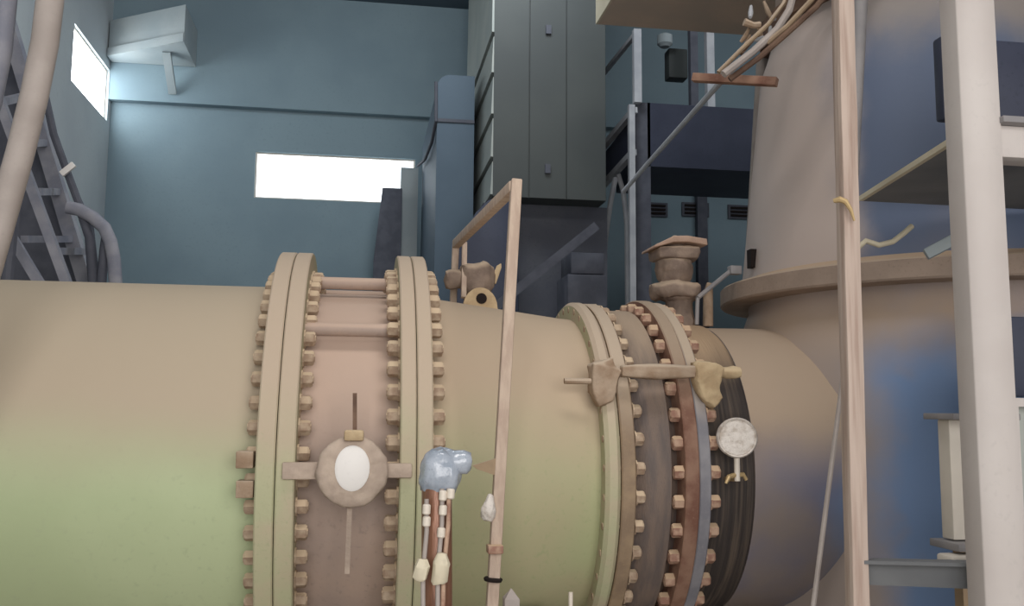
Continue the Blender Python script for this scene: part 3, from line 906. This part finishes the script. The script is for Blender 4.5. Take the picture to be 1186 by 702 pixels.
# leaning sheet in front of the plinth, left
q = [at(530, 290, 9.6), at(551, 246, 9.6), at(565, 232, 9.6), at(575, 228, 9.6), at(600, 236, 9.6), at(606, 345, 9.6), at(530, 345, 9.6)]
q[-1].z = q[-2].z = 0
tag(build('dark_cover', MB().prism(q, (0, .35, 0)), 'navy', base=True, bevel=.02), 'dark sloping machine cover seen through the hoop frame', 'machine')
# grey box with two tiers, right of the plinth
q0, q1 = at(657, 292, 9.4), at(700, 292, 9.4)
tb2 = thing('tool_cabinet', ((q0.x + q1.x) / 2, 9.5, 0), 'small two tier grey cabinet in the dark under the railing', 'cabinet')
zm = at(670, 318, 9.4).z
build('upper_tier', MB().box2((q0.x + .04, 9.4, zm + .01), (q1.x, 9.9, q0.z)), 'stair_dark', tb2, bevel=.01)
build('lower_tier', MB().box2((q0.x, 9.38, 0), (q1.x + .02, 9.92, zm)), 'stair_dark', tb2, bevel=.01)
p0, p1 = at(690, 262, 9.2), at(608, 328, 9.2)
dv = (p1 - p0)
p2 = p0 + dv * (p0.z / -dv.z)
tag(build('leaning_beam', MB().beam(p2, p0, .09, .09, (0, 1, 0)), 'stair_dark'), 'grey beam leaning in the dark before the plinth', 'beam')

# blue duct column beside the unit
dx0, dx1 = at(505, 200, 10.9).x, at(541, 200, 10.9).x
DXR = min(dx1 + .25, at(571, 120, 10.0).x - .1)
zt_ = at(510, 86, 10.9).z
dc = thing('duct_column', ((dx0 + dx1) / 2, 12.2, 0), 'dark blue duct column with round shoulder right of the window', 'duct')
poly = [(dx0, 10.9, 0), (dx0, 10.9, zt_ - .15)] + [(dx0 + .15 - .15 * math.cos(a), 10.9, zt_ - .15 + .15 * math.sin(a)) for a in (PI / 8, PI / 4, 3 * PI / 8, PI / 2)] + [(DXR, 10.9, zt_), (DXR, 10.9, 0)]
build('body', MB().prism(poly, (0, 2.7, 0)), 'duct_blue', dc)
zz = at(520, 140, 10.9).z
build('joint_strip', MB().box2((dx0 - .01, 10.88, zz - .02), (DXR, 10.9, zz + .02)), 'dark_steel', dc)
tag(build('conduit_cable', MB().tube([at(505, 95, 10.85), at(505, 140, 10.85), at(500, 165, 11.2), at(492, 185, 12.0), at(484, 192, 13.2)], .02, 8), 'dark_steel'), 'dark cable hanging down the duct column to the window', 'cable')
# pale post and dark cabinet at the window's right end
q0, q1 = at(464, 215, 13.6), at(484, 215, 13.6)
tag(build('pale_post', MB().box2((q0.x, 13.55, 0), (q1.x, 13.7, at(470, 195, 13.6).z)), 'sheet_grey', base=True), 'pale post standing at the right end of the window', 'post')
q0, q1 = at(443, 217, 13.3), at(466, 217, 13.3)
tag(build('window_cabinet', MB().prism([(q0.x - .1, 13.3, 0), (q0.x - .1, 13.3, at(436, 300, 13.3).z), (q0.x, 13.3, q0.z), (q1.x, 13.3, q0.z), (q1.x, 13.3, 0)], (0, .25, 0)), 'stair_dark', base=True, bevel=.01), 'dark cabinet overlapping the lower right corner of the window', 'cabinet')

# ------------------------------------------------------------------ corner canopy at the upper left
ca, cb_ = at(116, 66, 13.65), at(213, 48, 12.9)
zc0 = (ca.z + cb_.z) / 2
cth = at(213, 5, 12.9).z
cn = thing('corner_canopy', ((ca.x + cb_.x) / 2, 13.5, zc0), 'pale sheet metal canopy in the upper left corner', 'canopy')
pA_, pB_ = V((XL + .02, ca.y, zc0)), V((cb_.x, cb_.y, zc0))
build('hood', MB().prism([pA_, pB_, (pB_.x, YB - .15, zc0), (XL + .02, YB - .15, zc0)], (0, 0, cth - zc0)), 'sheet_grey', cn)
build('lower_trim', MB().beam(pA_ + V((0, -.02, .06)), pB_ + V((0, -.02, .06)), .03, .12), 'sheet_grey', cn)
s0 = at(193, 56, 13.3)
s1 = at(200, 108, 13.84)
build('strut', MB().beam((s0.x, s0.y, zc0), s1, .11, .06, (0, 1, 0)), 'sheet_grey', cn)

# ------------------------------------------------------------------ stair and hoses at the left
YS = 7.6


def down(a, b, Y):
    """line from pixel a through pixel b, continued to the floor"""
    p, q = at(*a, Y), at(*b, Y)
    d_ = q - p
    return p, p + d_ * (p.z / -d_.z)


stt = thing('steel_stair', (at(60, 300, YS).x, YS, 0), 'grey steel stair rising at the far left behind the pipe', 'stair')
a0, a1 = down((-52, -178), (98, 322), YS)
build('stringer', MB().beam(a0, a1, .10, .12, (0, 1, 0)), 'stair_steel', stt)
d0, d1 = down((-110, -183), (75, 322), YS - .75)
build('stringer', MB().beam(d0, d1, .06, .08, (0, 1, 0)), 'stair_steel', stt)
for (xa, ya), (xb, yb) in (((2, 118), (35, 110)), ((14, 168), (54, 165)), ((42, 222), (68, 222)), ((28, 277), (85, 277)), ((62, 291), (95, 291))):
    build('tread', MB().beam(at(xa, ya, YS - .7), at(xb, yb, YS), .05, .05), 'stair_steel', stt)
bk = MB().prism([at(-62, -178, YS + .1), at(-44, -178, YS + .1), at(104, 330, YS + .1), V((at(150, 330, YS + .1).x, YS + .1, 0)), V((at(-30, 330, YS + .1).x, YS + .1, 0)), ], (0, .03, 0))
build('back_plate', bk, 'stair_dark', stt)
e0, e1 = down((6, 262), (42, 322), YS - 1.0)
build('brace', MB().beam(e0, e1, .06, .06, (0, 1, 0)), 'stair_steel', stt)
sweep([(50, 100), (62, 155), (78, 200), (90, 232)], (7.3, 7.3, 7.3, 7.3), .028, 'stair_dark', 'dark hand pipe running down the stair with a white tag', 'hand_pipe', 'pipe', tail=[at(104, 262, 7.3), at(112, 330, 7.35)])
w0, w1 = at(71, 202, 7.2), at(86, 190, 7.2)
tag(build('white_tag', MB().beam(w0, w1, .03, .045), 'dial_white', bevel=.005), 'small white tag tied to the dark hand pipe', 'tag')
p_ = [at(78, 240, 7.2), at(92, 243, 7.2), at(108, 252, 7.2), at(121, 264, 7.2), at(128, 280, 7.2), at(132, 300, 7.2), at(134, 330, 7.2)]
bp_ = thing('bent_pipe', V((p_[-1].x, 7.2, 0)), 'bent grey pipe hooking down at the foot of the stair', 'pipe')
build('bend', MB().tube(p_ + [V((p_[-1].x, 7.2, 0))], .048, 12), 'stair_steel', bp_)
for pts in ([(95, 247), (104, 275), (108, 330)], [(124, 268), (121, 290), (117, 330)]):
    pp = [at(a, b, 7.25) for a, b in pts]
    build('branch', MB().tube(pp + [V((pp[-1].x, 7.25, 0))], .035, 10), 'stair_dark', bp_)
sweep([(34, 140), (26, 190), (16, 250), (8, 330)], (6.3, 6.3, 6.3, 6.3), .035, 'stair_dark', 'dark grey pipe crossing behind the thick pale hose', 'riser_pipe', 'pipe', tail=[(at(4, 360, 6.3).x, 6.3, 0)], head=[at(50, 40, 6.6)])
sweep([(60, -60), (58, 0), (52, 50), (40, 110), (24, 175), (6, 240), (-14, 310), (-36, 380)], (3.9,) * 8, .052, 'hose_pink', 'thick pale pinkish hose hanging down the left edge', 'thick_hose', 'hose', n=16, head=[V((at(58, -60, 3.9).x + .1, 3.9, ZC)), at(60, -60, 3.9) + V((.05, 0, 1.2))], tail=[(at(-36, 380, 3.9).x - .25, 3.8, .9), (at(-36, 380, 3.9).x - .35, 3.75, .0)])
sweep([(12, -60), (8, 0), (2, 60), (-10, 120)], (4.1,) * 4, .04, 'stair_steel', 'grey hose cut by the upper left picture corner', 'corner_hose', 'hose', n=14, head=[V((at(14, -60, 4.1).x + .05, 4.1, ZC))], tail=[(at(-30, 200, 4.0).x, 4.0, 2.6), (at(-60, 300, 3.9).x, 3.9, 1.6), (at(-80, 400, 3.85).x, 3.85, 0)])
